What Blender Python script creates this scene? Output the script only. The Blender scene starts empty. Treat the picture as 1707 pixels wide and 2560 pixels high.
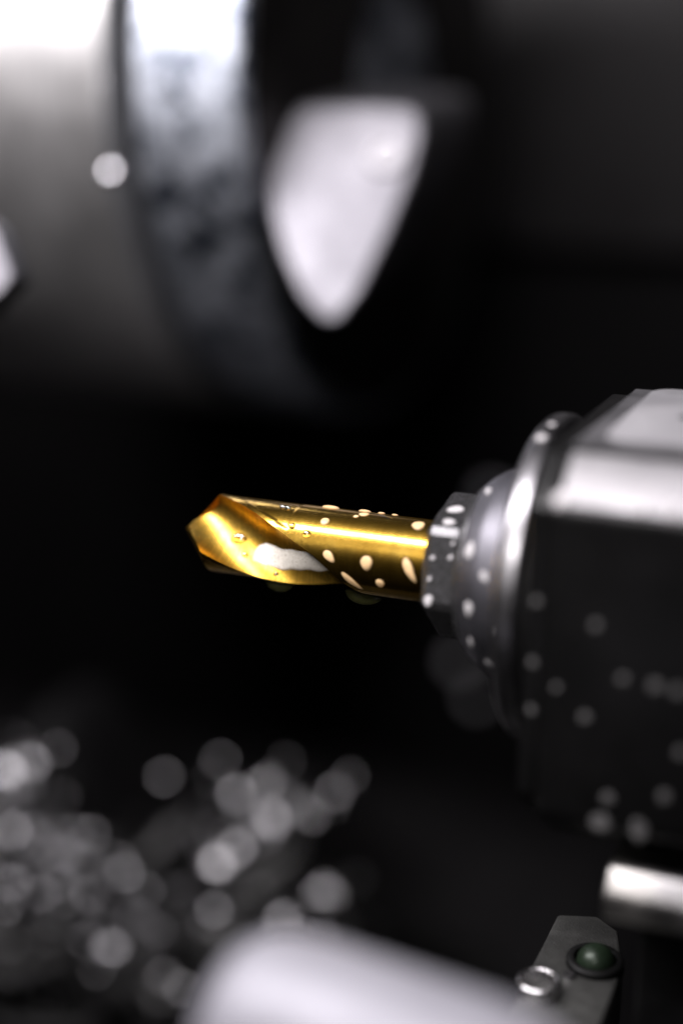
import bpy, bmesh, math, random
from mathutils import Vector, Matrix
S = 0.001                                    # the scene is laid out in millimetres
rad = math.radians
random.seed(7)
scene = bpy.context.scene
COL = scene.collection

# ------------------------------------------------------------------ camera
cam_d = bpy.data.cameras.new('camera')
cam = bpy.data.objects.new('camera', cam_d)
COL.objects.link(cam)
cam.location = (84.66 * S, -245.507 * S, 87.912 * S)
cam.rotation_euler = (rad(90 - 16.698), 0, rad(23.2924))
cam_d.sensor_fit = 'VERTICAL'
cam_d.sensor_height = 36.0
cam_d.sensor_width = 24.0
cam_d.lens = 3573.87 / 2560 * 36.0
cam_d.clip_start = 0.005
cam_d.clip_end = 20
cam_d.dof.use_dof = True
cam_d.dof.focus_distance = 278.5 * S
cam_d.dof.aperture_fstop = 2.75
scene.camera = cam

# ------------------------------------------------------------------ world, lamps, exposure
world = bpy.data.worlds.new('World')
scene.world = world
world.use_nodes = True
bg = world.node_tree.nodes['Background']
bg.inputs[0].default_value = (0.9, 0.92, 1.0, 1)
bg.inputs[1].default_value = 0.001

def area(name, loc, target, sx, sy, power, color):
    d = bpy.data.lights.new(name, 'AREA')
    d.shape = 'RECTANGLE'
    d.size, d.size_y = sx * S, sy * S
    d.energy = power
    d.color = color
    o = bpy.data.objects.new(name, d)
    COL.objects.link(o)
    o.location = Vector(loc) * S
    z = (Vector(loc) - Vector(target)).normalized()
    x = (Vector((1, 0, 0)) - z * z.x).normalized()
    o.rotation_euler = Matrix((x, z.cross(x), z)).transposed().to_euler()
    return o
# the machine's strip light under the roof, along the spindle
strip = area('work_light', (-220, -180, 440), (-160, -20, 0), 760, 108, 9.6, (1.0, 0.955, 0.985))
# front fill put above the camera, cone narrowed to keep the chuck dark
sp = bpy.data.lights.new('front_fill', 'SPOT')
sp.energy = 9.0
sp.color = (1.0, 0.96, 0.95)
sp.shadow_soft_size = 0.03
sp.spot_size = rad(21)
sp.spot_blend = 0.7
spo = bpy.data.objects.new('front_fill', sp)
COL.objects.link(spo)
spo.location = (0, -0.39, 0.27)
spo.rotation_euler = (Vector((-25, 0, 0)) - Vector((0, -390, 270))).to_track_quat('-Z', 'Y').to_euler()

scene.view_settings.view_transform = 'Standard'
scene.view_settings.look = 'None'
scene.view_settings.exposure = 0.0
scene.view_settings.gamma = 1.0
scene.render.engine = 'CYCLES'
scene.cycles.use_denoising = True
scene.cycles.denoiser = 'OPENIMAGEDENOISE'
scene.cycles.max_bounces = 10
scene.cycles.caustics_reflective = False
scene.cycles.caustics_refractive = False
scene.cycles.sample_clamp_indirect = 6.0

# ------------------------------------------------------------------ materials
def new_mat(name):
    m = bpy.data.materials.new(name)
    m.use_nodes = True
    nt = m.node_tree
    p = nt.nodes['Principled BSDF']
    return m, nt, p, nt.nodes.new, nt.links.new

def coords(nt, scale=(1, 1, 1)):
    t = nt.nodes.new('ShaderNodeTexCoord')
    mp = nt.nodes.new('ShaderNodeMapping')
    mp.inputs['Scale'].default_value = scale
    nt.links.new(t.outputs['Object'], mp.inputs['Vector'])
    return mp.outputs[0]

def noise(nt, vec, scale, detail=4, rough=0.55, dist=0):
    n = nt.nodes.new('ShaderNodeTexNoise')
    n.inputs['Scale'].default_value = scale
    n.inputs['Detail'].default_value = detail
    n.inputs['Roughness'].default_value = rough
    n.inputs['Distortion'].default_value = dist
    nt.links.new(vec, n.inputs['Vector'])
    return n.outputs['Fac']

def ramp(nt, fac, stops):
    r = nt.nodes.new('ShaderNodeValToRGB')
    el = r.color_ramp.elements
    while len(el) < len(stops):
        el.new(0.5)
    for e, (p, c) in zip(el, stops):
        e.position = p
        e.color = c if len(c) == 4 else (*c, 1)
    nt.links.new(fac, r.inputs[0])
    return r.outputs[0]

def g(v):
    return (v, v, v)

def bump(nt, p, height, strength, dist):
    b = nt.nodes.new('ShaderNodeBump')
    b.inputs['Strength'].default_value = strength
    b.inputs['Distance'].default_value = dist
    nt.links.new(height, b.inputs['Height'])
    nt.links.new(b.outputs[0], p.inputs['Normal'])

def metal(name, c0, c1, r0, r1, scale=120, grain=1500, gs=0.15, gd=0.0002, stretch=(1, 1, 1), coat=0.0, metallic=1.0):
    """metal with cloudy tarnish, uneven gloss and a fine machined grain"""
    m, nt, p, N, L = new_mat(name)
    v = coords(nt)
    f = noise(nt, v, scale, 5)
    L(ramp(nt, f, [(0.35, c0), (0.68, c1)]), p.inputs['Base Color'])
    f2 = noise(nt, v, scale * 2.7, 6, 0.65)
    L(ramp(nt, f2, [(0.3, g(r0)), (0.7, g(r1))]), p.inputs['Roughness'])
    p.inputs['Metallic'].default_value = metallic
    p.inputs['Coat Weight'].default_value = coat
    p.inputs['Coat Roughness'].default_value = 0.12
    vs = coords(nt, stretch)
    bump(nt, p, noise(nt, vs, grain, 3), gs, gd)
    return m

M = {}
def gold_mat(name='titanium_nitride', r0=0.17, r1=0.105, mixf=0.24, wear=False):
    """titanium nitride: a polished lobe over a matt one, fine grinding grain, faint smudges"""
    m, nt, p, N, L = new_mat(name)
    v = coords(nt)
    vs = coords(nt, (2.6, 0.5, 0.5))
    smudge = noise(nt, v, 230, 6, 0.65)
    c = ramp(nt, smudge, [(0.3, (0.55, 0.31, 0.04)), (0.55, (0.8, 0.48, 0.075)), (0.8, (0.87, 0.55, 0.105))])
    p2 = N('ShaderNodeBsdfPrincipled')
    for q in (p, p2):
        q.inputs['Metallic'].default_value = 1.0
        L(c, q.inputs['Base Color'])
    L(ramp(nt, smudge, [(0.3, g(r0)), (0.7, g(r1))]), p.inputs['Roughness'])
    p2.inputs['Roughness'].default_value = 0.32
    grain = noise(nt, vs, 1500, 4, 0.75)
    lines = noise(nt, coords(nt, (5.0, 0.25, 0.25)), 420, 3, 0.7)
    mm = N('ShaderNodeMix'); mm.data_type = 'RGBA'; mm.blend_type = 'MULTIPLY'; mm.inputs[0].default_value = 0.75
    L(c, mm.inputs[6]); L(ramp(nt, lines, [(0.35, g(0.6)), (0.62, g(1.0))]), mm.inputs[7])
    gm = N('ShaderNodeNewGeometry')
    w2 = N('ShaderNodeMix'); w2.data_type = 'RGBA'
    L(ramp(nt, gm.outputs['Pointiness'], [(0.56, g(0.0)), (0.66, g(0.8 if wear else 0.0))]), w2.inputs[0])
    L(mm.outputs[2], w2.inputs[6]); w2.inputs[7].default_value = (0.62, 0.55, 0.48, 1)
    for q in (p, p2): L(w2.outputs[2], q.inputs['Base Color'])
    b = N('ShaderNodeBump'); b.inputs['Strength'].default_value = 0.12; b.inputs['Distance'].default_value = 0.00008
    L(grain, b.inputs['Height'])
    b2 = N('ShaderNodeBump'); b2.inputs['Strength'].default_value = 0.6; b2.inputs['Distance'].default_value = 0.0001
    L(grain, b2.inputs['Height'])
    L(b.outputs[0], p.inputs['Normal']); L(b2.outputs[0], p2.inputs['Normal'])
    mx = N('ShaderNodeMixShader'); mx.inputs[0].default_value = mixf
    L(p.outputs[0], mx.inputs[1]); L(p2.outputs[0], mx.inputs[2])
    L(mx.outputs[0], nt.nodes['Material Output'].inputs['Surface'])
    return m
M['gold'] = gold_mat(wear=True)
M['gold_flute'] = gold_mat('titanium_nitride_in_flute', 0.34, 0.24, 0.5, True)
M['black_steel'] = metal('black_oxide_steel', g(0.045), (0.08, 0.078, 0.083), 0.22, 0.34, 900, 3000, 0.4, 0.0001, metallic=0.7)
M['ring_steel'] = metal('satin_ring_steel', (0.11, 0.108, 0.122), (0.16, 0.156, 0.173), 0.46, 0.56, 90, 2500, 0.2, 0.0001, (3, 0.3, 0.3))
M['flange_steel'] = metal('bright_flange_steel', (0.2, 0.195, 0.205), (0.28, 0.272, 0.285), 0.28, 0.4, 90, 2500, 0.3, 0.0001, (3, 0.3, 0.3))
M['housing'] = metal('black_wet_housing', g(0.003), (0.005, 0.0048, 0.005), 0.26, 0.38, 70, 1800, 0.2, 0.00015, (0.3, 1.5, 1.5), metallic=0.0)
M['pad'] = metal('pale_reflection_and_hose', (0.15, 0.147, 0.155), (0.23, 0.225, 0.235), 0.45, 0.6, 60, 1500, 0.15, 0.0001, metallic=0.2)
M['dark'] = metal('dark_recess', g(0.02), g(0.035), 0.5, 0.7, 60)
M['bar'] = metal('ground_flange_edge', (0.13, 0.127, 0.127), (0.27, 0.26, 0.245), 0.32, 0.5, 70, 500, 0.4, 0.0005, (3, 0.6, 0.6))
M['block'] = metal('grey_cast_block', (0.06, 0.06, 0.057), (0.1, 0.1, 0.095), 0.45, 0.6, 150, 2200, 0.5, 0.0003, metallic=0.7)
M['ball'] = metal('green_nozzle_ball', (0.012, 0.022, 0.012), (0.02, 0.034, 0.019), 0.35, 0.45, 80, metallic=0.3)
M['tube'] = metal('bright_tube', (0.45, 0.44, 0.45), (0.62, 0.61, 0.62), 0.2, 0.32, 150)
M['shank'] = metal('pale_satin_shank', (0.22, 0.217, 0.243), (0.29, 0.285, 0.316), 0.45, 0.6, 30, metallic=0.2)
M['jaw'] = metal('ground_jaw_steel', (0.13, 0.127, 0.139), (0.18, 0.176, 0.19), 0.45, 0.58, 25, 900, 0.25, 0.0004)
M['screw'] = metal('screw_steel', (0.16, 0.156, 0.166), (0.22, 0.215, 0.225), 0.42, 0.52, 90)
M['dome_glint'] = metal('pale_dome_glint', (0.5, 0.49, 0.53), (0.6, 0.59, 0.63), 0.4, 0.5, 90, metallic=0.1)
M['panel'] = metal('brownish_panel', (0.006, 0.0052, 0.0056), (0.011, 0.0096, 0.0103), 0.5, 0.7, 9, metallic=0.0)
M['facet'] = metal('satin_chamfer_steel', (0.15, 0.146, 0.152), (0.21, 0.205, 0.21), 0.5, 0.62, 60, 1200, 0.25, 0.0002, (0.4, 2, 2))
M['fleck'] = metal('shiny_fleck', (0.6, 0.59, 0.62), (0.7, 0.69, 0.72), 0.25, 0.3, 90)
M['top'] = metal('grey_top_reflection', (0.045, 0.044, 0.047), (0.085, 0.083, 0.088), 0.4, 0.55, 90, 1800, 0.2, 0.0001, metallic=0.3)
M['chip'] = metal('bright_chip_metal', (0.26, 0.255, 0.265), (0.38, 0.375, 0.385), 0.3, 0.45, 200)
M['pile'] = metal('dull_chip_metal', (0.05, 0.05, 0.05), (0.12, 0.118, 0.118), 0.3, 0.5, 200)
M['wall'] = metal('dark_enclosure_sheet', (0.0018, 0.0016, 0.0019), (0.0035, 0.0032, 0.0035), 0.6, 0.8, 8, metallic=0.0)
M['wall'].node_tree.nodes['Principled BSDF'].inputs['Specular IOR Level'].default_value = 0.15

def chuck_mat(name, wet):
    m, nt, p, N, L = new_mat(name)
    v = coords(nt)
    vs = coords(nt, (6, 0.6, 0.6))
    lathe = noise(nt, vs, 60, 4)
    if wet:
        blot = noise(nt, v, 85, 6, 0.68, 0.3)
        c = ramp(nt, blot, [(0.35, (0.03, 0.05, 0.09)), (0.42, (0.2, 0.235, 0.31)), (0.48, (0.72, 0.77, 0.86)), (0.8, (0.84, 0.87, 0.95))])
        fine = noise(nt, v, 330, 5, 0.75)
        mix = N('ShaderNodeMix'); mix.data_type = 'RGBA'; mix.blend_type = 'MULTIPLY'
        mix.inputs[0].default_value = 0.7
        L(c, mix.inputs[6]); L(ramp(nt, fine, [(0.34, g(0.25)), (0.52, g(1.0))]), mix.inputs[7])
        L(mix.outputs[2], p.inputs['Base Color'])
        L(ramp(nt, blot, [(0.4, g(0.36)), (0.6, g(0.5))]), p.inputs['Roughness'])
        bump(nt, p, fine, 0.5, 0.0012)
    else:
        L(ramp(nt, lathe, [(0.3, (0.62, 0.61, 0.605)), (0.7, (0.84, 0.83, 0.825))]), p.inputs['Base Color'])
        L(ramp(nt, noise(nt, v, 50, 4), [(0.3, g(0.42)), (0.7, g(0.5))]), p.inputs['Roughness'])
        bump(nt, p, lathe, 0.15, 0.0006)
    p.inputs['Metallic'].default_value = 1.0
    return m
M['chuck_dry'] = chuck_mat('turned_chuck_steel', False)
M['chuck_wet'] = chuck_mat('stained_chuck_steel', True)
M['chuck_face'] = metal('dark_chuck_face', (0.045, 0.042, 0.042), (0.075, 0.07, 0.068), 0.4, 0.55, 40)  # far darker than the chuck steel: the face's dark reflection put into colour

def milk_mat(name, col, op):
    m, nt, p, N, L = new_mat(name)
    p.inputs['Base Color'].default_value = (*col, 1)
    p.inputs['Roughness'].default_value = 0.3
    p.inputs['IOR'].default_value = 1.34
    tr = N('ShaderNodeBsdfTransparent')
    mx = N('ShaderNodeMixShader')
    v = coords(nt)
    at = N('ShaderNodeAttribute'); at.attribute_name = 'thick'
    mu = N('ShaderNodeMath'); mu.operation = 'MULTIPLY'
    L(ramp(nt, noise(nt, v, 900, 3), [(0.3, g(op - 0.08)), (0.7, g(op + 0.08))]), mu.inputs[0])
    L(ramp(nt, at.outputs['Fac'], [(0.0, g(0.35)), (0.5, g(1.0))]), mu.inputs[1])
    L(mu.outputs[0], mx.inputs[0])
    L(tr.outputs[0], mx.inputs[1]); L(p.outputs[0], mx.inputs[2])
    L(mx.outputs[0], nt.nodes['Material Output'].inputs['Surface'])
    return m
def clear_mat(name, col, ro=0.04):
    m, nt, p, N, L = new_mat(name)
    p.inputs['Base Color'].default_value = (*col, 1)
    p.inputs['Roughness'].default_value = ro
    p.inputs['IOR'].default_value = 1.34
    p.inputs['Transmission Weight'].default_value = 1.0
    p.inputs['Coat Weight'].default_value = 1.0 if ro < 0.1 else 0.0
    p.inputs['Coat IOR'].default_value = 2.0
    p.inputs['Coat Roughness'].default_value = 0.06
    return m
M['milk'] = milk_mat('milky_coolant', (0.56, 0.54, 0.55), 0.6)
M['milk_thin'] = milk_mat('thin_milky_coolant', (0.4, 0.39, 0.39), 0.16)
M['milk_pool'] = milk_mat('foamy_coolant', (0.72, 0.66, 0.59), 0.86)
_nt = M['milk_pool'].node_tree
_nt.links.new(ramp(_nt, noise(_nt, coords(_nt), 2600, 3, 0.7), [(0.3, (0.42, 0.36, 0.29)), (0.48, (0.74, 0.69, 0.62))]), _nt.nodes['Principled BSDF'].inputs['Base Color'])
M['milk_gold'] = milk_mat('milky_coolant_over_gold', (0.68, 0.46, 0.24), 0.82)  # tan base stands for gold light coming back up through the drop
M['clear'] = clear_mat('clear_coolant', (0.97, 0.96, 0.9))
M['oily'] = milk_mat('yellowish_coolant', (0.04, 0.04, 0.014), 0.3)

# ------------------------------------------------------------------ helpers
def tag(o, label=None, cat=None, group=None, kind=None):
    if label: o['label'] = label
    if cat: o['category'] = cat
    if group: o['group'] = group
    if kind: o['kind'] = kind
    return o

def thing(name, loc, label, cat, group=None):
    o = bpy.data.objects.new(name, None)
    o.empty_display_size = 0.005
    COL.objects.link(o)
    o.location = Vector(loc) * S
    return tag(o, label, cat, group)

def world_origin(o):
    v = Vector((0, 0, 0))
    while o is not None:
        v += o.location
        o = o.parent
    return v

def mk(name, verts, faces, mat, parent=None, origin=None, smooth=True, angle=35):
    """verts in world millimetres; the mesh is stored about its parent's origin (or about 'origin')"""
    if parent is not None:
        org = world_origin(parent)
    else:
        org = Vector(origin if origin is not None else (0, 0, 0)) * S
    me = bpy.data.meshes.new(name)
    me.from_pydata([tuple(Vector(v) * S - org) for v in verts], [], faces)
    me.validate()
    bm = bmesh.new(); bm.from_mesh(me)
    bmesh.ops.recalc_face_normals(bm, faces=bm.faces)
    bm.to_mesh(me); bm.free()
    me.materials.append(mat)
    if smooth:
        me.polygons.foreach_set('use_smooth', [True] * len(me.polygons))
        me.set_sharp_from_angle(angle=rad(angle))
    o = bpy.data.objects.new(name, me)
    COL.objects.link(o)
    if parent is not None:
        o.parent = parent
    else:
        o.location = org
    return o

def lathe_x(profile, seg=96, cy=0.0, cz=0.0, phase=0.0, cap=True):
    V, Fc = [], []
    for x, r_ in profile:
        for k in range(seg):
            a = phase + 2 * math.pi * k / seg
            V.append((x, cy - r_ * math.cos(a), cz + r_ * math.sin(a)))
    n = len(profile)
    for i in range(n - 1):
        for k in range(seg):
            k2 = (k + 1) % seg
            Fc.append((i * seg + k, i * seg + k2, (i + 1) * seg + k2, (i + 1) * seg + k))
    if cap:
        Fc.append(tuple(range(seg)))
        Fc.append(tuple((n - 1) * seg + k for k in range(seg)))
    return V, Fc

def fillet(pts, rr, n=5):
    """round the inner corners of an open (x, r) profile"""
    out = [pts[0]]
    for i in range(1, len(pts) - 1):
        p, a, b = Vector(pts[i]), Vector(pts[i - 1]), Vector(pts[i + 1])
        u, v = (a - p), (b - p)
        t = min(rr, u.length * 0.45, v.length * 0.45)
        A, B = p + u.normalized() * t, p + v.normalized() * t
        for k in range(n + 1):
            s = k / n
            q = (1 - s) ** 2 * A + 2 * s * (1 - s) * p + s * s * B
            out.append((q.x, q.y))
    out.append(pts[-1])
    return out

def bevelled(name, V, Fc, mat, parent, width, seg=3, angle=30):
    """a solid with every edge rounded for real"""
    o = mk(name, V, Fc, mat, parent, smooth=False)
    bm = bmesh.new(); bm.from_mesh(o.data)
    ed = [e for e in bm.edges if len(e.link_faces) == 2 and e.calc_face_angle() > rad(10)]
    bmesh.ops.bevel(bm, geom=ed, offset=width * S, segments=seg, profile=0.5, affect='EDGES', clamp_overlap=True)
    bm.to_mesh(o.data); bm.free()
    o.data.polygons.foreach_set('use_smooth', [True] * len(o.data.polygons))
    o.data.set_sharp_from_angle(angle=rad(angle))
    return o

def prism_x(poly, x0, x1):
    """poly of (y, z) swept along x"""
    n = len(poly)
    V = [(x0, y, z) for y, z in poly] + [(x1, y, z) for y, z in poly]
    Fc = [tuple(range(n)), tuple(range(n, 2 * n))] + [(i, (i + 1) % n, n + (i + 1) % n, n + i) for i in range(n)]
    return V, Fc

def prism_z(poly, z0, z1):
    n = len(poly)
    V = [(x, y, z0) for x, y in poly] + [(x, y, z1) for x, y in poly]
    Fc = [tuple(range(n)), tuple(range(n, 2 * n))] + [(i, (i + 1) % n, n + (i + 1) % n, n + i) for i in range(n)]
    return V, Fc

def box(x0, x1, y0, y1, z0, z1):
    return prism_z([(x0, y0), (x1, y0), (x1, y1), (x0, y1)], z0, z1)

def lathe_z(profile, seg, cx, cy):
    V, Fc = [], []
    for z, r_ in profile:
        for k in range(seg):
            a = 2 * math.pi * k / seg
            V.append((cx + r_ * math.cos(a), cy + r_ * math.sin(a), z))
    n = len(profile)
    for i in range(n - 1):
        for k in range(seg):
            k2 = (k + 1) % seg
            Fc.append((i * seg + k, i * seg + k2, (i + 1) * seg + k2, (i + 1) * seg + k))
    Fc.append(tuple(range(seg))); Fc.append(tuple((n - 1) * seg + k for k in range(seg)))
    return V, Fc

# ------------------------------------------------------------------ setting
V, Fc = box(-900, 700, 470, 480, -420, 700)
w_ = bevelled('machine_wall', V, Fc, M['wall'], None, 1.0)
tag(w_, kind='structure')
V, Fc = box(-230, 330, 452, 470.5, 10, 420)
o = bevelled('wall_panel', [(v[0] , v[1], v[2]) for v in V], Fc, M['panel'], w_, 3.0)
V, Fc = box(-900, 700, -40, 470, -330, -300)
tag(bevelled('chip_tray', V, Fc, M['wall'], None, 1.0), kind='structure')

# ------------------------------------------------------------------ lathe chuck
CY, CZ, CR = 250.0, 86.9, 118.8
chuck = thing('lathe_chuck', (-170, CY, CZ), 'big round steel lathe chuck with a stained front ring and dark groove', 'chuck')
mk('rear_body', *lathe_x(fillet([(-370, 60), (-370, CR), (-154.4, CR), (-154.4, CR - 15)], 2.0), 160, CY, CZ), M['chuck_dry'], chuck)
mk('groove', *lathe_x([(-154.8, CR - 14), (-143.4, CR - 14)], 160, CY, CZ), M['dark'], chuck)
mk('front_ring', *lathe_x(fillet([(-143.8, CR - 15), (-143.8, CR), (-111, CR), (-108.2, CR - 2.8), (-108.2, CR - 6.5)], 1.5), 160, CY, CZ), M['chuck_wet'], chuck)
mk('face_plate', *lathe_x(fillet([(-113, CR - 5.5), (-107.7, CR - 5.5), (-107.7, 35), (-114, 33), (-114, 1)], 1.0), 160, CY, CZ), M['chuck_face'], chuck)
tag(chuck.children[2], 'front ring mottled with dark wet stains')

def jaw(parent):
    # near end of the jaw: the ground end face slopes back and up
    face = [(-104.5, 160.8, 81.7), (-106.9, 157.4, 76.7), (-107.9, 152.3, 68.7), (-110.0, 148.2, 62.5), (-106.3, 142.5, 52.5), (-98.9, 135.5, 39.4), (-90.7, 130.1, 28.9), (-82.5, 127.2, 22.3),
            (-77.1, 127.8, 22.0), (-72.7, 133.4, 30.1), (-68.3, 143.7, 45.7), (-65.1, 154.3, 62.0), (-64.6, 160.8, 72.5), (-66.0, 164.4, 78.7), (-69.7, 165.8, 81.8), (-82.0, 164.5, 82.5)]
    n = len(face)
    V = [tuple(p) for p in face] + [(x if i not in (2, 3, 4) else x, y + 48, z + 4) for i, (x, y, z) in enumerate(face)]
    V = [(x, y, z) for x, y, z in V]
    Fc = [tuple(range(n)), tuple(range(n, 2 * n))] + [(i, (i + 1) % n, n + (i + 1) % n, n + i) for i in range(n)]
    j = bevelled('jaw', V, Fc, M['jaw'], parent, 4.5, 5)
    V, Fc = box(-109.7, -94.3, 158.8, 233.6, 35.2, 74.8)
    bevelled('jaw_base', V, Fc, M['chuck_face'], j, 1.5)
    # socket head screw sunk in the end face
    nrm = Vector((0.12, -0.845, 0.522)).normalized()
    c = Vector((-73.9, 156.1, 67.7))
    t1 = nrm.cross(Vector((0, 0, 1))).normalized(); t2 = nrm.cross(t1)
    V, Fc, seg = [], [], 32
    for h, r_ in [(-6, 6.0), (0.6, 6.0), (1.2, 5.4), (1.2, 3.2), (0.0, 3.0), (0.0, 0.2)]:
        for k in range(seg):
            a = 2 * math.pi * k / seg
            V.append(tuple(c + nrm * h + (t1 * math.cos(a) + t2 * math.sin(a)) * r_))
    for i in range(5):
        for k in range(seg):
            k2 = (k + 1) % seg
            Fc.append((i * seg + k, i * seg + k2, (i + 1) * seg + k2, (i + 1) * seg + k))
    Fc.append(tuple(range(seg))); Fc.append(tuple(5 * seg + k for k in range(seg)))
    mk('jaw_screw', V, Fc, M['screw'], j)
    return j
tag(jaw(chuck), 'bright wedge-shaped jaw on the dark chuck face')

# steel coolant bracket below the chuck body
br = thing('steel_bracket', (-150, 58, 30), 'bright pointed steel bracket tip beside the chuck body', 'bracket')
V = [(-147.8, 58.8, 57.4), (-141.1, 58.4, 52.7), (-133.2, 53.8, 41.5), (-134.9, 49.9, 37.4), (-139.7, 45.3, 34.3)]
V = V + [(x - 4, y + 12, z - 3) for x, y, z in V]
Fc = [tuple(range(5)), tuple(range(5, 10))] + [(i, (i + 1) % 5, 5 + (i + 1) % 5, 5 + i) for i in range(5)]
bevelled('bracket_tip', V, Fc, M['jaw'], br, 1.2)
V, Fc = box(-240, -143, 54, 63, 30, 42)
bevelled('bracket_arm', V, Fc, M['chuck_face'], br, 1.2)

# ------------------------------------------------------------------ drill
DR, XT, HALF = 8.0, -55.8, rad(46.5)
DM0 = rad(53.6)
def flute_dm(x, f=0):
    """half angle of the flute mouth; it closes where the cutter ran out"""
    st = -24 - 15 * f
    if x < st: return DM0
    t = (x - st) / 13.0
    return DM0 * max(0.0, 1 - t ** 1.5)
def flute_uv(x, t, f=0):
    """point of the flute wall, t = 0 at the lower lip, 1 at the steep upper wall; u towards the mouth, v across it"""
    dm = max(flute_dm(x, f), rad(0.6))
    k = (dm / DM0) ** 1.2
    e0u, e0v = DR * math.cos(DM0), DR * math.sin(DM0)
    eu, ev = DR * math.cos(dm), DR * math.sin(dm)
    P = [(eu, -ev), (eu + k * (1.2 - e0u), -ev + k * (-3.0 + e0v)), (eu + k * (-0.3 - e0u), ev + k * (5.0 - e0v)), (eu, ev)]
    b = ((1 - t) ** 3, 3 * t * (1 - t) ** 2, 3 * t * t * (1 - t), t ** 3)
    return sum(w * p[0] for w, p in zip(b, P)), sum(w * p[1] for w, p in zip(b, P))
def flute_c(x):
    return rad(37.5 - 3.6 * (x + 47))

drill = thing('twist_drill', (0, 0, 0), 'gold coated spotting drill with a pointed tip and spiral flutes', 'drill')
def build_drill():
    xs = [XT + 0.02]
    x = XT
    while x < -46: x += 0.11; xs.append(x)
    while x < -10.2: x += 0.3; xs.append(x)
    xs[-1] = -10.0
    NF, NL = 44, 40
    V, Fc = [], []
    for x in xs:
        lim = (x - XT) * math.tan(HALF)
        for f in range(2):
            dm = max(flute_dm(x, f), rad(1.0))
            c = flute_c(x) + f * math.pi
            for i in range(NF):
                u, v = flute_uv(x, i / NF, f)
                q = min(1.0, lim / max(1e-6, math.hypot(u, v)))
                u, v = u * q, v * q
                V.append((x, -(u * math.cos(c) - v * math.sin(c)), u * math.sin(c) + v * math.cos(c)))
            w = math.pi - dm - max(flute_dm(x, 1 - f), rad(1.0))
            for i in range(NL):
                d = dm + w * i / NL
                s = i / NL * w
                rr = DR
                if 0.16 < s < w - 0.16 and x < -30:            # body clearance behind the margins
                    rr = DR - 0.12
                rr = min(rr, lim)
                V.append((x, -rr * math.cos(c + d), rr * math.sin(c + d)))
    n = 2 * (NF + NL)
    for i in range(len(xs) - 1):
        for k in range(n):
            k2 = (k + 1) % n
            Fc.append((i * n + k, i * n + k2, (i + 1) * n + k2, (i + 1) * n + k))
    Fc.append(tuple(range(n)))
    fb = mk('fluted_body', V, Fc, M['gold'], drill, angle=28)
    fb.data.materials.append(M['gold_flute'])
    half_n = NF + NL
    for pi_, poly in enumerate(fb.data.polygons):
        if pi_ < (len(xs) - 1) * n and (pi_ % n) % half_n < NF:
            poly.material_index = 1
    mk('shank', *lathe_x([(-10, DR), (-5, DR), (0, DR), (8, DR)], 168), M['gold'], drill)
build_drill()

# ------------------------------------------------------------------ collet nut
nut = thing('collet_nut', (0, 0, 0), 'black hexagonal collet nut clamping the gold drill', 'nut')
def build_nut():
    R, ph = 14.3, rad(-15.7)
    # hexagon with chamfered corners at the front
    V, Fc = [], []
    vs = [(-R * math.cos(ph + k * math.pi / 3), R * math.sin(ph + k * math.pi / 3)) for k in range(6)]
    o = bevelled('hex_head', *prism_x(vs, 0.2, 7.2), M['black_steel'], nut, 1.0, 1, 10)
    mk('front_collar', *lathe_x(fillet([(0.1, 8.05), (-0.3, 9.2), (-0.3, 11.0), (0.6, 11.6)], 0.3), 96, cap=False), M['black_steel'], nut)
    mk('knurled_neck', *lathe_x(fillet([(6.6, 13.2), (7.1, 15.4), (8.0, 16.4), (8.5, 16.4), (8.5, 15.0)], 0.25), 128), M['black_steel'], nut)
    mk('clamping_ring', *lathe_x(fillet([(8.3, 15.5), (8.6, 16.9), (9.4, 17.6), (12.2, 19.4), (15.5, 20.2), (19.4, 20.4)], 0.6), 128), M['ring_steel'], nut)
    tag(nut.children[-1], 'satin grey ring behind the hexagon')
build_nut()

# ------------------------------------------------------------------ tool holder
holder = thing('tool_holder', (60, 0, -36), 'dark square driven tool holder with a bright chamfered edge and round flange', 'tool holder')
mk('front_flange', *lathe_x(fillet([(17.6, 19.0), (17.6, 24), (18.6, 29.2), (19.9, 30.6), (22.6, 30.6), (23.2, 29.6), (23.2, 20)], 0.7), 160), M['flange_steel'], holder)
tag(holder.children[-1], 'thin bright steel flange behind the nut')
mk('neck', *lathe_x([(23, 27.5), (29, 27.5)], 128), M['dark'], holder)
def octo(y0, y1, z0, z1, c0, c1):
    return [(y0, z0 + c0[1]), (y0, z1 - c0[1]), (y0 + c0[0], z1), (y1 - c1, z1), (y1, z1 - c1), (y1, z0 + c1), (y1 - c1, z0), (y0 + c0[0], z0)]
bevelled('front_plate', *prism_x(octo(-32.5, 33, -35, 30.6, (9.5, 7.2), 9), 25.2, 29.2), M['housing'], holder, 0.9)
HB = bevelled('housing', *prism_x(octo(-34.2, 36, -38, 31.4, (10, 8), 10), 29.0, 140), M['housing'], holder, 1.3, 4)
M['housing'].node_tree.nodes['Principled BSDF'].inputs['Specular IOR Level'].default_value = 0.2
ny, nz = -8 / math.hypot(8, 10), 10 / math.hypot(8, 10)
cq = [(-34.2, 23.4), (-24.2, 31.4)]
cq = [(cq[0][0] + 0.7, cq[0][1] + 0.56), (cq[1][0] - 0.7, cq[1][1] - 0.56)]
strip_poly = [(y + ny * 0.45, z + nz * 0.45) for y, z in cq] + [(y - ny * 1.2, z - nz * 1.2) for y, z in reversed(cq)]
bevelled('chamfer_face', *prism_x(strip_poly, 30.3, 139.5), M['facet'], holder, 0.5, 3)
tag(holder.children[-1], 'bright satin chamfer along the dark housing')
bevelled('top_tone_plate', *box(29.8, 139.6, -23.0, 24.5, 31.0, 31.75), M['top'], holder, 0.25, 2)  # extra plate; the top's grey reflection is put into its colour
pad_poly = []
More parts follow.
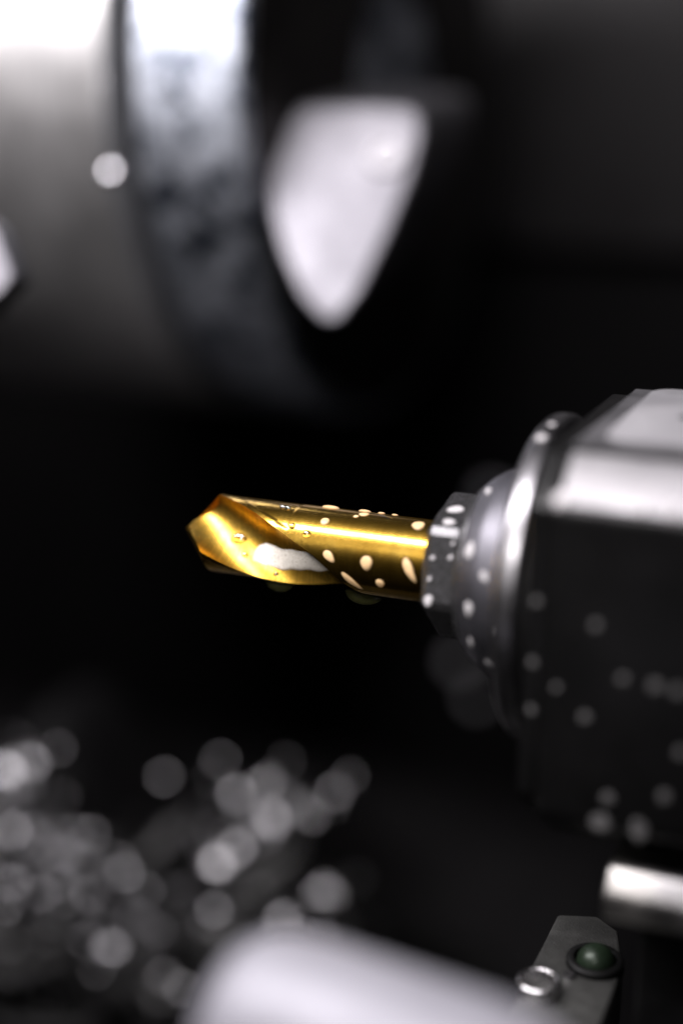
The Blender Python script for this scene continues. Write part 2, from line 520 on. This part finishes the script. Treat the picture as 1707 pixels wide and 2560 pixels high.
for cx_, cy_, a0 in ((38, -15, 180), (120, -15, 270), (120, 20, 0), (38, 20, 90)):
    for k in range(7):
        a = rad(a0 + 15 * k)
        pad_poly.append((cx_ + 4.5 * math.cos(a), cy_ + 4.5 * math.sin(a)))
pad = bevelled('top_reflection_plate', *prism_z(pad_poly, 31.5, 32.3), M['pad'], holder, 0.25, 2)  # whitish reflection on the top face, built as a pale raised plate
tag(pad, 'pale plate shaped after a reflection on the dark top face')
slot_poly = []
for cx_, a0 in ((44, 90), (52, 270)):
    for k in range(9):
        a = rad(a0 + 22.5 * k)
        slot_poly.append((cx_ + 1.6 * math.cos(a), 1 + 1.6 * math.sin(a)))
mk('slot', *prism_z(slot_poly, 31.9, 32.36), M['dark'], pad, smooth=False)
# base flange under the housing, with its bright ground edge
bevelled('base_flange', *prism_x([(-33.2, -37.4), (-36.5, -40.8), (-37.0, -44.8), (-35.6, -46.2), (34, -46.2), (34, -37.4)], 41.8, 140), M['bar'], holder, 0.8, 3)
tag(holder.children[-1], 'bright ground flange edge below the dark housing')
bevelled('base_neck', *box(46, 140, -20, 33, -38.6, -37.0), M['dark'], holder, 1.0)
bevelled('under_block', *box(47, 140, -30, 33, -85, -45.5), M['dark'], holder, 1.0)

# ------------------------------------------------------------------ coolant nozzle block, ball and tube
nb = thing('nozzle_block', (34, -30, -120), 'grey cast coolant block holding a green nozzle ball', 'nozzle block')
bevelled('block_body', *prism_z([(25.6, 0.0), (33.0, 2.5), (38.0, -1.0), (41.6, -13.0), (41.6, -60), (26.0, -60)], -120, -70), M['block'], nb, 0.7)
V, Fc = lathe_z(fillet([(-71, 5.4), (-69.0, 5.4), (-68.6, 4.8), (-68.6, 3.9), (-70.6, 3.7)], 0.3), 48, 36.4, -13.6)
so = mk('ball_socket', V, Fc, M['dark'], nb)
prof = [(-69.6 + 3.7 * math.sin(rad(t)), max(0.05, 3.7 * math.cos(rad(t)))) for t in range(-60, 91, 10)]
mk('nozzle_ball', *lathe_z(prof, 40, 36.7, -13.9), M['ball'], nb)
prof = [(-73, 1.3), (-69.8, 1.3), (-69.3, 1.0), (-69.3, 0.1)]
mk('grub_screw', *lathe_z(prof, 24, 33.0, -19.5), M['tube'], nb)

tb = thing('coolant_tube', (29.3, -26.8, -112), 'short upright hollow steel tube with a shiny rim', 'tube')
mk('tube_wall', *lathe_z(fillet([(-112, 3.7), (-68.6, 3.7), (-68.2, 4.1), (-67.3, 4.1), (-66.8, 3.6), (-67.0, 3.1), (-70.5, 2.9), (-71.0, 0.1)], 0.35), 64, 29.2, -26.8), M['tube'], tb)

# stub of a hose at the edge of the base
hz = thing('hose_end', (55, -45, -80), 'pale rounded hose end under the base flange', 'hose')
def tube_path(pts, r_, seg=14):
    V, Fc = [], []
    P = [Vector(p) for p in pts]
    for i, p in enumerate(P):
        d = (P[min(i + 1, len(P) - 1)] - P[max(i - 1, 0)]).normalized()
        a = d.orthogonal().normalized(); b = d.cross(a)
        rr = r_ if not callable(r_) else r_(i / (len(P) - 1))
        for k in range(seg):
            t = 2 * math.pi * k / seg
            V.append(tuple(p + (a * math.cos(t) + b * math.sin(t)) * rr))
    n = len(P)
    for i in range(n - 1):
        for k in range(seg):
            k2 = (k + 1) % seg
            Fc.append((i * seg + k, i * seg + k2, (i + 1) * seg + k2, (i + 1) * seg + k))
    Fc.append(tuple(range(seg))); Fc.append(tuple((n - 1) * seg + k for k in range(seg)))
    return V, Fc
mk('hose_wall', *tube_path([(47.2, -42, -72.6), (47.6, -42.2, -72.8), (48.6, -42.6, -73.4), (54, -45, -77), (60, -48, -84), (64, -50, -112)], lambda t: 1.5 if t > 0.1 else 0.9), M['pad'], hz)

# ------------------------------------------------------------------ round shank in the foreground
sh = thing('round_tool_shank', (35, -100, -45), 'pale polished round tool shank with a rounded end', 'tool shank')
prof = [(0.9 * x + 8.47, 0.9 * r_) for x, r_ in [(-7.5, 0.3), (-7.2, 5), (-6.2, 8.6), (-4.4, 11.4), (-1.5, 13.6), (2.5, 14.8), (7, 15.2), (34, 15.2), (42, 14), (48, 11), (51, 8.5), (120, 8.5)]]
sh.rotation_euler = (0, rad(6), 0)
mk('shank_bar', *lathe_x(fillet(prof, 1.5), 96, -100.2, -35.3), M['shank'], sh)
bevelled('shank_collar', *prism_x([(-100.2 + 13 * math.cos(rad(a)), -35.3 + 13 * math.sin(rad(a))) for a in range(0, 360, 30)], 118, 132), M['housing'], sh, 0.8)

# ------------------------------------------------------------------ coolant drops
def thick(o, vals):
    """how deep the liquid is at each vertex: thin rims let the metal show through"""
    a = o.data.attributes.new('thick', 'FLOAT', 'POINT')
    a.data.foreach_set('value', vals)

def drop(name, P, n, t, a, b, h, mat, label, group, R=None, tail=0.0, tail_dir=-90, lean=0.0, wob=0.0, seed=0):
    """a dome of liquid lying on a flat or round surface: P centre, n outward normal, t = x direction along the surface"""
    rnd = random.Random(seed)
    n = Vector(n).normalized(); t = Vector(t); t = (t - n * t.dot(n)).normalized(); s = n.cross(t)
    ph = [rnd.uniform(0, 6.28) for _ in range(3)]
    NR, NA = 7, 30
    P = Vector(P)
    V = []
    def put(u, v, z):
        q = P + t * u + s * v + n * z
        if R: q -= n * (R - math.sqrt(max(R * R - v * v, 0.01)))
        V.append(tuple(q))
    put(0, 0, h)
    for i in range(1, NR + 1):
        rho = i / NR
        for k in range(NA):
            ang = 2 * math.pi * k / NA
            e = 1 + wob * (math.sin(2 * ang + ph[0]) + 0.6 * math.sin(3 * ang + ph[1]))
            dd = math.cos(ang - rad(tail_dir))
            e *= 1 + tail * max(0, dd) ** 5
            u, v = a * rho * math.cos(ang) * e, b * rho * math.sin(ang) * e
            u += lean * v
            put(u, v, h * max(0, 1 - rho ** 2.4) ** 0.62 if i < NR else -0.02)
    for k in range(NA):
        ang = 2 * math.pi * k / NA
    base = len(V)
    put(0, 0, -0.12)
    Fc = [(0, 1 + k, 1 + (k + 1) % NA) for k in range(NA)]
    for i in range(NR - 1):
        for k in range(NA):
            k2 = (k + 1) % NA
            Fc.append((1 + i * NA + k, 1 + i * NA + k2, 1 + (i + 1) * NA + k2, 1 + (i + 1) * NA + k))
    Fc += [(base, 1 + (NR - 1) * NA + (k + 1) % NA, 1 + (NR - 1) * NA + k) for k in range(NA)]
    o = mk(name, V, Fc, mat, None, origin=P, angle=80)
    thick(o, [1.0] + [max(0.0, 1 - (i / NR) ** 2) for i in range(1, NR + 1) for k in range(NA)] + [1.0])
    return tag(o, label, 'droplet', group)

def on_cyl(X, phi, R):
    p = rad(phi)
    return (X, -R * math.cos(p), R * math.sin(p)), (0, -math.cos(p), math.sin(p))

GD = 'coolant droplets on the gold drill'
# X, phi, half length, half width, height, label, tail, tail_dir, lean, wob
for i, (X, ph, a, b, h, lab, tail, td, lean, wob) in enumerate([
        (-20.4, 9, 1.15, 1.05, 0.28, 'cream droplet on the gold drill beside the end of the spiral flute', 0.35, -60, -0.35, 0.03),
        (-12.5, 7, 1.25, 1.35, 0.34, 'round cream droplet with a pointed lower end midway along the gold shank', 0.3, -90, 0.0, 0.02),
        (-4.0, 6, 1.05, 2.1, 0.34, 'long slanted cream droplet on the gold shank next to the hex nut', 0.3, -70, -0.45, 0.08),
        (-16.1, -25, 1.0, 1.9, 0.28, 'slanted dull cream droplet running down just past the flute end', 0.4, -80, -0.75, 0.03),
        (-9.9, -22, 0.9, 1.0, 0.3, 'small round droplet low on the gold shank', 0.25, -90, 0.0, 0.03),
        (-4.3, 75, 1.35, 1.25, 0.3, 'rounded cream droplet above the highlight next to the hex nut', 0.2, -70, 0.1, 0.06),
        (-16.0, 86, 1.0, 0.8, 0.25, 'small oval cream droplet high on the gold shank with a tiny one touching it', 0.2, 180, 0.2, 0.06),
        (-17.2, 77, 0.55, 0.5, 0.2, 'tiny cream droplet touching the oval one high on the shank', 0, 0, 0.2, 0.05),
        (-22.7, 58, 0.9, 1.05, 0.35, 'cream droplet at the upper edge of the drill highlight', 0.0, 0, 0, 0.05),
        (-24.0, 101, 1.9, 1.2, 0.42, 'flat droplet on the top of the drill above the flute end', 0, 0, 0, 0.05),
        (-17.0, 106, 1.4, 1.1, 0.38, 'flat droplet on the top of the drill behind the oval one', 0, 0, 0, 0.05),
        (-13.6, 108, 0.8, 0.8, 0.3, 'small flat bead on the drill top nearer the nut', 0, 0, 0, 0.05),
        (-10.8, 108, 0.7, 0.7, 0.25, 'smallest flat bead on the drill top nearest the nut', 0, 0, 0, 0.05)]):
    P, n = on_cyl(X, ph, DR)
    drop('coolant_droplet', P, n, (1, 0, 0), a, b, h, M['milk_gold'], lab, GD, DR, tail, td, lean, wob, i)
for i, (X, ph, a, b, h, lab) in enumerate([
        (-29.0, 44, 0.72, 0.72, 0.5, 'small clear water bead in the drill highlight nearest the flute edge'),
        (-25.5, 35, 0.85, 0.85, 0.55, 'larger clear water bead just below the drill highlight'),
        (-33.0, 80, 0.8, 0.6, 0.4, 'clear bead near the top of the drill close to the spiral edge'),
        (-31.8, 78, 0.6, 0.5, 0.35, 'tiny clear bead beside the one near the drill top')]):
    P, n = on_cyl(X, ph, DR)
    drop('coolant_droplet', P, n, (1, 0, 0), a, b, h, M['clear'], lab, GD, DR, 0, 0, 0, 0.04, 40 + i)
# hanging drops under the drill
for i, (X, ph, a, b, h, lab) in enumerate([
        (-33.5, -72, 3.0, 2.0, 2.1, 'yellowish drop hanging below the fluted part of the drill'),
        (-15.5, -78, 4.0, 2.2, 2.3, 'yellowish drop hanging below the drill shank')]):
    P, n = on_cyl(X, ph, DR - 0.1)
    drop('hanging_drop', P, (0, -0.1, -1), (1, 0, 0), a, b, h, M['oily'], lab, None, DR, 0, 0, 0, 0.05, 60 + i)

# pool and beads in the flute
def flute_pt(x, t, lift=0.0):
    u, v = flute_uv(x, t)
    u2, v2 = flute_uv(x, min(1, t + 0.02)); u1, v1 = flute_uv(x, max(0, t - 0.02))
    nu, nv = (v2 - v1), -(u2 - u1)
    h = math.hypot(nu, nv) or 1
    nu, nv = nu / h, nv / h
    u, v = u + nu * lift, v + nv * lift
    c = flute_c(x)
    w = lambda a, b: (-(a * math.cos(c) - b * math.sin(c)), a * math.sin(c) + b * math.cos(c))
    y, z = w(u, v); ny_, nz_ = w(nu, nv)
    return Vector((x, y, z)), Vector((0, ny_, nz_))
def build_pool():
    V, Fc, NX, NA = [], [], 60, 14
    T = []
    x0, x1 = -38.8, -16.6
    for layer in (0, 1):
        for i in range(NX + 1):
            s = i / NX
            x = x0 + (x1 - x0) * s
            end = min(1.0, math.sqrt(max(s, 0) / 0.12)) * min(1, (1 - s) / 0.3 + 0.05)
            lo = 0.15 + 0.05 * s
            hi = 0.47 - 0.24 * s + 0.33 * s * s
            mid, half = (lo + hi) / 2 - 0.1 * (1 - end) * (s < 0.3), (hi - lo) / 2 * (0.12 + 0.88 * end)
            for k in range(NA + 1):
                d = mid + half * (2 * k / NA - 1) + 0.010 * math.sin(17 * s + 0.4) + 0.006 * math.sin(41 * s)
                bulge = 0.35 * max(0, 1 - (2 * k / NA - 1) ** 2) ** 0.6 * end
                p, _ = flute_pt(x - 2.4 * (d - 0.15) * (s < 0.5) * (1 - 2 * s) , d, bulge if layer == 0 else -0.06)
                V.append(tuple(p))
                T.append(max(0.0, 1 - abs(2 * k / NA - 1) ** 3) * min(1, s / 0.1) * (0.55 + 0.45 * math.sin(1.2 + 5 * s)) )
    m = (NX + 1) * (NA + 1)
    idx = lambda l, i, k: l * m + i * (NA + 1) + k
    for l in (0, 1):
        for i in range(NX):
            for k in range(NA):
                Fc.append((idx(l, i, k), idx(l, i, k + 1), idx(l, i + 1, k + 1), idx(l, i + 1, k)))
    for i in range(NX):
        for k in (0, NA):
            Fc.append((idx(0, i, k), idx(0, i + 1, k), idx(1, i + 1, k), idx(1, i, k)))
    for k in range(NA):
        for i in (0, NX):
            Fc.append((idx(0, i, k), idx(0, i, k + 1), idx(1, i, k + 1), idx(1, i, k)))
    o = mk('coolant_pool', V, Fc, M['milk_pool'], None, origin=(-28, -5, -3), angle=80)
    thick(o, T)
    tag(o, 'milky coolant pool lying in the spiral flute of the drill', 'puddle')
build_pool()
for i, (X, d, a, h, lab) in enumerate([
        (-42.8, 0.42, 1.7, 0.8, 'large clear bead in the flute near the drill point'),
        (-40.6, 0.24, 0.7, 0.5, 'small clear bead in the flute between the large bead and the milky pool'),
        (-34.0, 0.09, 0.6, 0.5, 'tiny clear bead at the lower edge of the flute')]):
    p, n = flute_pt(X, d)
    drop('coolant_droplet', p, n, (1, 0, 0.3), a, a * 0.8, h, M['clear'], lab, GD, None, 0, 0, 0, 0.08, 80 + i)

# drops on the nut
GN = 'milky coolant droplets on the collet nut'
hexR = 14.3 * math.cos(math.pi / 6)
def hex_pt(X, facet, off):
    """facet normal angle in degrees, off = distance along the facet from its middle"""
    p = rad(facet)
    n = Vector((0, -math.cos(p), math.sin(p))); s = Vector((0, math.sin(p), math.cos(p)))
    return n * hexR + s * off + Vector((X, 0, 0)), n
for i, (X, fa, off, a, b, h, lab) in enumerate([
        (3.4, 74.3, 0.3, 1.5, 1.35, 0.3, 'large oval droplet on the upper facet of the hex nut'),
        (3.6, 74.3, -4.2, 1.4, 1.0, 0.28, 'flatter droplet on the upper facet just above the bright nut edge'),
        (2.0, 14.3, 1.9, 0.5, 0.5, 0.16, 'tiny droplet on the camera-side facet close to the drill'),
        (5.4, 14.3, 2.4, 0.5, 0.5, 0.16, 'tiny droplet on the camera-side facet close to the ring'),
        (5.6, 14.3, 5.0, 0.4, 0.4, 0.14, 'smallest droplet under the bright nut edge'),
        (1.8, 14.3, -2.0, 0.45, 0.45, 0.15, 'tiny droplet midway down the camera-side nut facet'),
        (2.0, 14.3, -5.9, 1.0, 0.95, 0.3, 'round bright droplet at the lower corner of the nut facet')]):
    P, n = hex_pt(X, fa, off)
    drop('coolant_droplet', P, n, (1, 0, 0), a, b, h, M['milk'], lab, GN, None, 0.12, -80, 0.15, 0.11, 100 + i)
def ring_r(x):
    pr_ = [(8.6, 16.9), (9.4, 17.6), (12.2, 19.4), (15.5, 20.2), (19.4, 20.4)]
    for (a, ra), (b, rb) in zip(pr_, pr_[1:]):
        if x <= b: return ra + (rb - ra) * max(0, x - a) / (b - a)
    return 20.4
for i, (X, ph, a, b, h, lab) in enumerate([
        (10.6, 70, 0.75, 1.0, 0.3, 'oval droplet high on the grey nut ring'),
        (10.6, 29, 0.95, 1.7, 0.4, 'tall oval droplet on the grey ring beside the nut edge highlight'),
        (14.2, 16, 0.9, 0.95, 0.3, 'round dim droplet in the middle of the grey ring'),
        (11.6, -3, 0.9, 1.45, 0.4, 'tall oval droplet on the grey ring level with the drill underside'),
        (16.6, -12, 1.1, 1.1, 0.35, 'round droplet on the grey ring against the flange'),
        (11.6, -25, 0.6, 1.1, 0.3, 'narrow dim droplet low on the grey ring'),
        (14.6, -37, 0.9, 0.9, 0.3, 'faint droplet on the shaded bottom of the grey ring')]):
    P, n = on_cyl(X, ph, ring_r(X) - 0.05)
    drop('coolant_droplet', P, (-0.35, n[1], n[2]), (1, 0, 0), a, b, h, M['milk'], lab, GN, 19, 0.2, -90, -0.1, 0.12, 120 + i)
# drops on the holder
GH = 'milky coolant droplets on the tool holder'
for i, (X, ph, a, h, lab) in enumerate([
        (21.0, 71, 1.1, 0.3, 'droplet on top of the bright flange next to the chamfer'),
        (21.4, 81, 0.8, 0.25, 'smaller droplet on the flange farther back')]):
    P, n = on_cyl(X, ph, 30.6)
    drop('coolant_droplet', P, n, (1, 0, 0), a, a, h, M['milk'], lab, GH, 30.6, 0, 0, 0, 0.05, 140 + i)
side = [(27.4, 7.2, 0.9, 0), (27.2, -3.5, 0.9, 0), (31.8, -6.5, 0.8, 1), (27.3, -12, 0.9, 0), (36.7, -10.9, 1.1, 1), (37.7, 5.2, 1.0, 1), (42.5, -3.2, 1.0, 1),
        (47.7, -3.6, 1.3, 1), (51.2, -3.9, 1.2, 1), (41.2, -24.6, 1.3, 1), (50.3, -22.5, 1.3, 1), (52.3, -14.3, 1.1, 1)]
for i, (X, Z, a, f) in enumerate(side):
    drop('coolant_droplet', (X, -34.2 if f else -32.5, Z), (0, -1, 0), (1, 0, 0), a * 0.9, a, 0.4, M['milk_thin'],
         'milky droplet on the black side face of the tool holder', GH, None, 0, 0, 0, 0.06, 160 + i)
nn = Vector((0, -8, -10)).normalized()
for i, (X, a, b, lab) in enumerate([(40.2, 1.8, 1.7, 'large round droplet at the lower edge of the holder above the flange end'),
                                    (46.6, 1.5, 2.0, 'large upright droplet at the lower edge of the holder above the flange')]):
    drop('coolant_droplet', (X, -34.2, -28.8 - 0.3), (0, -1, 0), (1, 0, 0), a, b, 0.6, M['milk_thin'], lab, GH, None, 0.15, -90, 0, 0.05, 180 + i)

# ------------------------------------------------------------------ metal chips
LP = Vector((-130, -180, 440)); CP = Vector((84.66, -245.5, 87.9))
A_, P_ = rad(23.2924), rad(16.698)
RV = Vector((math.cos(A_), math.sin(A_), 0)); WV = Vector((-math.sin(A_) * math.cos(P_), math.cos(A_) * math.cos(P_), -math.sin(P_))); UV = RV.cross(WV)
def spot(px, py, dep):
    return CP + dep * (WV + RV * ((px - 853.5) / 3573.87) - UV * ((py - 1280) / 3573.87))

def curl(rr, width, turns, pitch, th, seg=26):
    """a curled ribbon of cut metal, local millimetres"""
    V, Fc = [], []
    for i in range(seg + 1):
        a = 2 * math.pi * turns * i / seg
        r_ = rr * (0.75 + 0.35 * i / seg)
        z = pitch * turns * i / seg
        w_ = width * (0.55 + 0.45 * math.sin(math.pi * min(1, 0.15 + i / seg * 0.85)))
        for dr, dz in ((0, -w_ / 2), (0, w_ / 2), (th, w_ / 2), (th, -w_ / 2)):
            V.append(((r_ + dr) * math.cos(a), (r_ + dr) * math.sin(a), z + dz))
    for i in range(seg):
        for k in range(4):
            k2 = (k + 1) % 4
            Fc.append((i * 4 + k, i * 4 + k2, (i + 1) * 4 + k2, (i + 1) * 4 + k))
    Fc += [(0, 1, 2, 3), (seg * 4, seg * 4 + 1, seg * 4 + 2, seg * 4 + 3)]
    return V, Fc
def chip_mesh(name, V, Fc, mat):
    me = bpy.data.meshes.new(name)
    me.from_pydata([tuple(Vector(v) * S) for v in V], [], Fc)
    me.materials.append(mat)
    me.polygons.foreach_set('use_smooth', [True] * len(me.polygons))
    me.set_sharp_from_angle(angle=rad(40))
    return me
protos = [chip_mesh('metal_chip', *curl(3.2, 3.0, 1.4, 3.4, 0.3), M['chip']),
          chip_mesh('metal_chip', *curl(2.4, 2.2, 2.3, 2.8, 0.25), M['chip']),
          chip_mesh('metal_chip', *curl(4.5, 3.6, 0.7, 2.0, 0.35), M['chip']),
          chip_mesh('metal_chip', *curl(7.0, 4.5, 0.35, 1.0, 0.4), M['chip'])]
# the dark bed under the chips, rising to two low peaks
def sstep(a, b, v):
    t = min(1, max(0, (v - a) / (b - a)))
    return t * t * (3 - 2 * t)
def bed_height(x, y):
    k = sstep(130, 215, y) * (1 - sstep(235, 330, y))
    h = -300.5 + 42 * sstep(60, 150, y) * (1 - sstep(-40, 20, x))
    h += k * (88 * math.exp(-((x + 245) / 34) ** 2) + 64 * math.exp(-((x + 142) / 30) ** 2) + 22 * math.exp(-((x + 190) / 60) ** 2))
    return h
Vb, Fb, NX_, NY_ = [], [], 90, 80
for j in range(NY_ + 1):
    for i in range(NX_ + 1):
        x, y = -420 + 520 * i / NX_, 20 + 380 * j / NY_
        Vb.append((x, y, bed_height(x, y)))
for j in range(NY_):
    for i in range(NX_):
        q = j * (NX_ + 1) + i
        Fb.append((q, q + 1, q + NX_ + 2, q + NX_ + 1))
tag(mk('chip_bed', Vb, Fb, M['wall'], None, origin=(-150, 150, -300), angle=60), kind='structure')
rnd = random.Random(11)
def place(me, P, q, label, group):
    o = bpy.data.objects.new('metal_chip', me)
    COL.objects.link(o)
    o.location = Vector(P) * S
    o.rotation_mode = 'QUATERNION'
    o.rotation_quaternion = q
    return tag(o, label, 'metal chip', group)
def rand_q():
    v = Vector((rnd.gauss(0, 1), rnd.gauss(0, 1), rnd.gauss(0, 1), rnd.gauss(0, 1))).normalized()
    from mathutils import Quaternion
    return Quaternion(v)
LAB = {0: 'open curled metal chip of about one turn in the heap', 1: 'tight spiral metal chip of two turns in the heap', 2: 'wide short metal curl in the heap', 3: 'broad bright metal flake catching light in the heap'}
GRP = {0: 'open chips in the heap', 1: 'spiral chips in the heap', 2: 'short curls in the heap', 3: 'bright flakes in the heap'}
glints = [(695, 2034, 1.5), (583, 1980, .8), (666, 1951, .7), (743, 1996, .8), (877, 1945, .5), (532, 2155, 1.1), (600, 2117, .9), (640, 2075, .9),
          (705, 2136, .5), (702, 2302, 1.1), (536, 2276, .7), (261, 2315, 1.1), (280, 2366, 1.2), (147, 2442, 1.0), (312, 2187, .7), (166, 2136, .6),
          (217, 2162, .6), (83, 2104, .6), (38, 2079, .7), (20, 1920, 1.5), (83, 1894, 1.1), (13, 2385, 1.4), (408, 2436, .8), (414, 2302, .7), (350, 2506, .7),
          (5, 2330, 1.0), (505, 2310, .8), (120, 2556, .9), (460, 2240, .6), (240, 2500, .6), (20, 2000, .7), (730, 2230, .5), (560, 2400, .6), (60, 2480, .5)]
gr = random.Random(23)
for k in range(150):
    cx_, cy_, sx_, sy_ = [(640, 2060, 90, 70), (60, 2000, 60, 90), (260, 2330, 170, 120), (480, 2330, 120, 110), (60, 2400, 70, 110), (170, 2150, 110, 50)][k % 6]
    glints.append((gr.gauss(cx_, sx_), gr.gauss(cy_, sy_), gr.uniform(0.18, 0.6)))
for px, py, s in glints:
    dep = 500 + rnd.uniform(-12, 25)
    P = spot(px, py, dep)
    n = ((CP - P).normalized() + (LP - P).normalized()).normalized()
    n = (n + Vector((rnd.uniform(-.23, .23), rnd.uniform(-.23, .23), rnd.uniform(-.23, .23)))).normalized()
    me = protos[3]
    x_axis = n
    q = Vector((1, 0, 0)).rotation_difference(n)
    from mathutils import Quaternion
    q = q @ Quaternion((1, 0, 0), rnd.uniform(0, 6.28)) @ Quaternion((0, 0, 1), -2 * math.pi * 0.35 / 2)
    o = place(me, P - n * 6.3 * s * 0.85, q, LAB[3], GRP[3])
    s *= 0.85
    o.scale = (s, s, s)
for i in range(130):
    px, py = rnd.uniform(-60, 900), rnd.uniform(1960, 2600)
    if py < 2080 and not (px < 120 or 520 < px < 780): continue
    if py < 2180 and not (px < 330 or 480 < px < 780): continue
    P = spot(px, py, rnd.uniform(490, 540))
    s = rnd.uniform(0.6, 1.2)
    kk = rnd.randrange(3)
    o = place(protos[kk], P, rand_q(), LAB[kk], GRP[kk])
    o.scale = (s, s, s)
# the dull mass of chips under them
Vp, Fp = [], []
base = [curl(3.0, 2.6, 1.1, 3.0, 0.3, 10), curl(4.5, 3.0, 0.5, 1.5, 0.3, 8)]
for i in range(1500):
    px, py = rnd.uniform(-150, 1000), rnd.uniform(2000, 2750)
    lim = 2350 - 260 * math.exp(-((px - 620) / 80) ** 2) - 330 * math.exp(-((px + 10) / 150) ** 2)
    if py < lim + max(0, px - 760) * 2: continue
    P = spot(px, py, rnd.uniform(505, 575))
    R_ = rand_q().to_matrix()
    V, Fc = base[rnd.randrange(2)]
    s = rnd.uniform(0.6, 1.4)
    k0 = len(Vp)
    Vp += [tuple(P + R_ @ (Vector(v) * s)) for v in V]
    Fp += [tuple(k0 + j for j in f) for f in Fc]
pile = mk('chip_heap', Vp, Fp, M['pile'], None, origin=(-150, 150, -250), smooth=False)
tag(pile, 'dull grey mass of fine metal chips under the bright curls', 'metal chips', None, 'stuff')

# ------------------------------------------------------------------ pale domes added for far glints, chips added as chuck glints
def glint_dome(P, r_, lab):
    V, Fc, seg = [], [], 24
    prof = [(0, r_), (1.5, r_)] + [(1.5 + r_ * 0.6 * math.sin(rad(t)), max(0.05, r_ * math.cos(rad(t)))) for t in (15, 30, 45, 60, 75, 90)]
    for h, q in prof:
        for k in range(seg):
            a = 2 * math.pi * k / seg
            V.append((P[0] + q * math.cos(a), P[1] - h, P[2] + q * math.sin(a)))
    for i in range(len(prof) - 1):
        for k in range(seg):
            k2 = (k + 1) % seg
            Fc.append((i * seg + k, i * seg + k2, (i + 1) * seg + k2, (i + 1) * seg + k))
    Fc.append(tuple(range(seg))); Fc.append(tuple((len(prof) - 1) * seg + k for k in range(seg)))
    o = mk('glint_dome_head', V, Fc, M['dome_glint'], None, origin=P)
    return tag(o, lab, 'bolt', 'glint domes on the dark rear wall')
glint_dome((-135, 470.2, -126), 6.0, 'pale dome added for a soft glint on the rear wall above the hex nut')
glint_dome((-151, 470.2, -225), 5.5, 'pale dome added for a soft glint on the rear wall below the hex nut')
glint_dome((-140, 470.2, -246), 4.0, 'smaller pale dome added for a fainter glint under the other one')

fleck_mesh = chip_mesh('chuck_glint_chip', *curl(7.0, 4.5, 0.35, 1.0, 0.4), M['fleck'])
def fleck(px, py, dep, s, lab, tilt=0.0):
    P = spot(px, py, dep)
    n = ((CP - P).normalized() + (LP - P).normalized()).normalized()
    n = (n + Vector((tilt, 0, 0))).normalized()
    q = Vector((1, 0, 0)).rotation_difference(n) @ Quaternion((0, 0, 1), -math.pi * 0.35)
    o = place(fleck_mesh, P - n * 6.0 * s, q, lab, None)
    o.name = 'chuck_glint_chip'
    o.scale = (s, s, s)
fleck(272, 427, 432, 0.55, 'metal chip added as a bright glint on the chuck body beside the groove')
fleck(258, 200, 421, 0.15, 'small metal chip added as a faint glint higher up the groove', 0.22)

# beads caught on the bright chamfer of the holder
cn = Vector((0, ny, nz))
for X, t, a, b, lab in [(31.0, 0.12, 1.7, 1.5, 'bright bead at the lower end of the satin chamfer'),
                        (43.5, 0.1, 1.0, 1.2, 'milky droplet at the lower edge of the chamfer'),
                        (48.5, 0.14, 1.2, 1.5, 'larger milky droplet farther along the lower edge of the chamfer')]:
    y = cq[0][0] + (cq[1][0] - cq[0][0]) * t + ny * 0.45
    z = cq[0][1] + (cq[1][1] - cq[0][1]) * t + nz * 0.45
    drop('coolant_droplet', (X, y, z), cn, (1, 0, 0), a, b, 0.7, M['milk'], lab, GH, None, 0.2, -90, 0, 0.08, int(X))
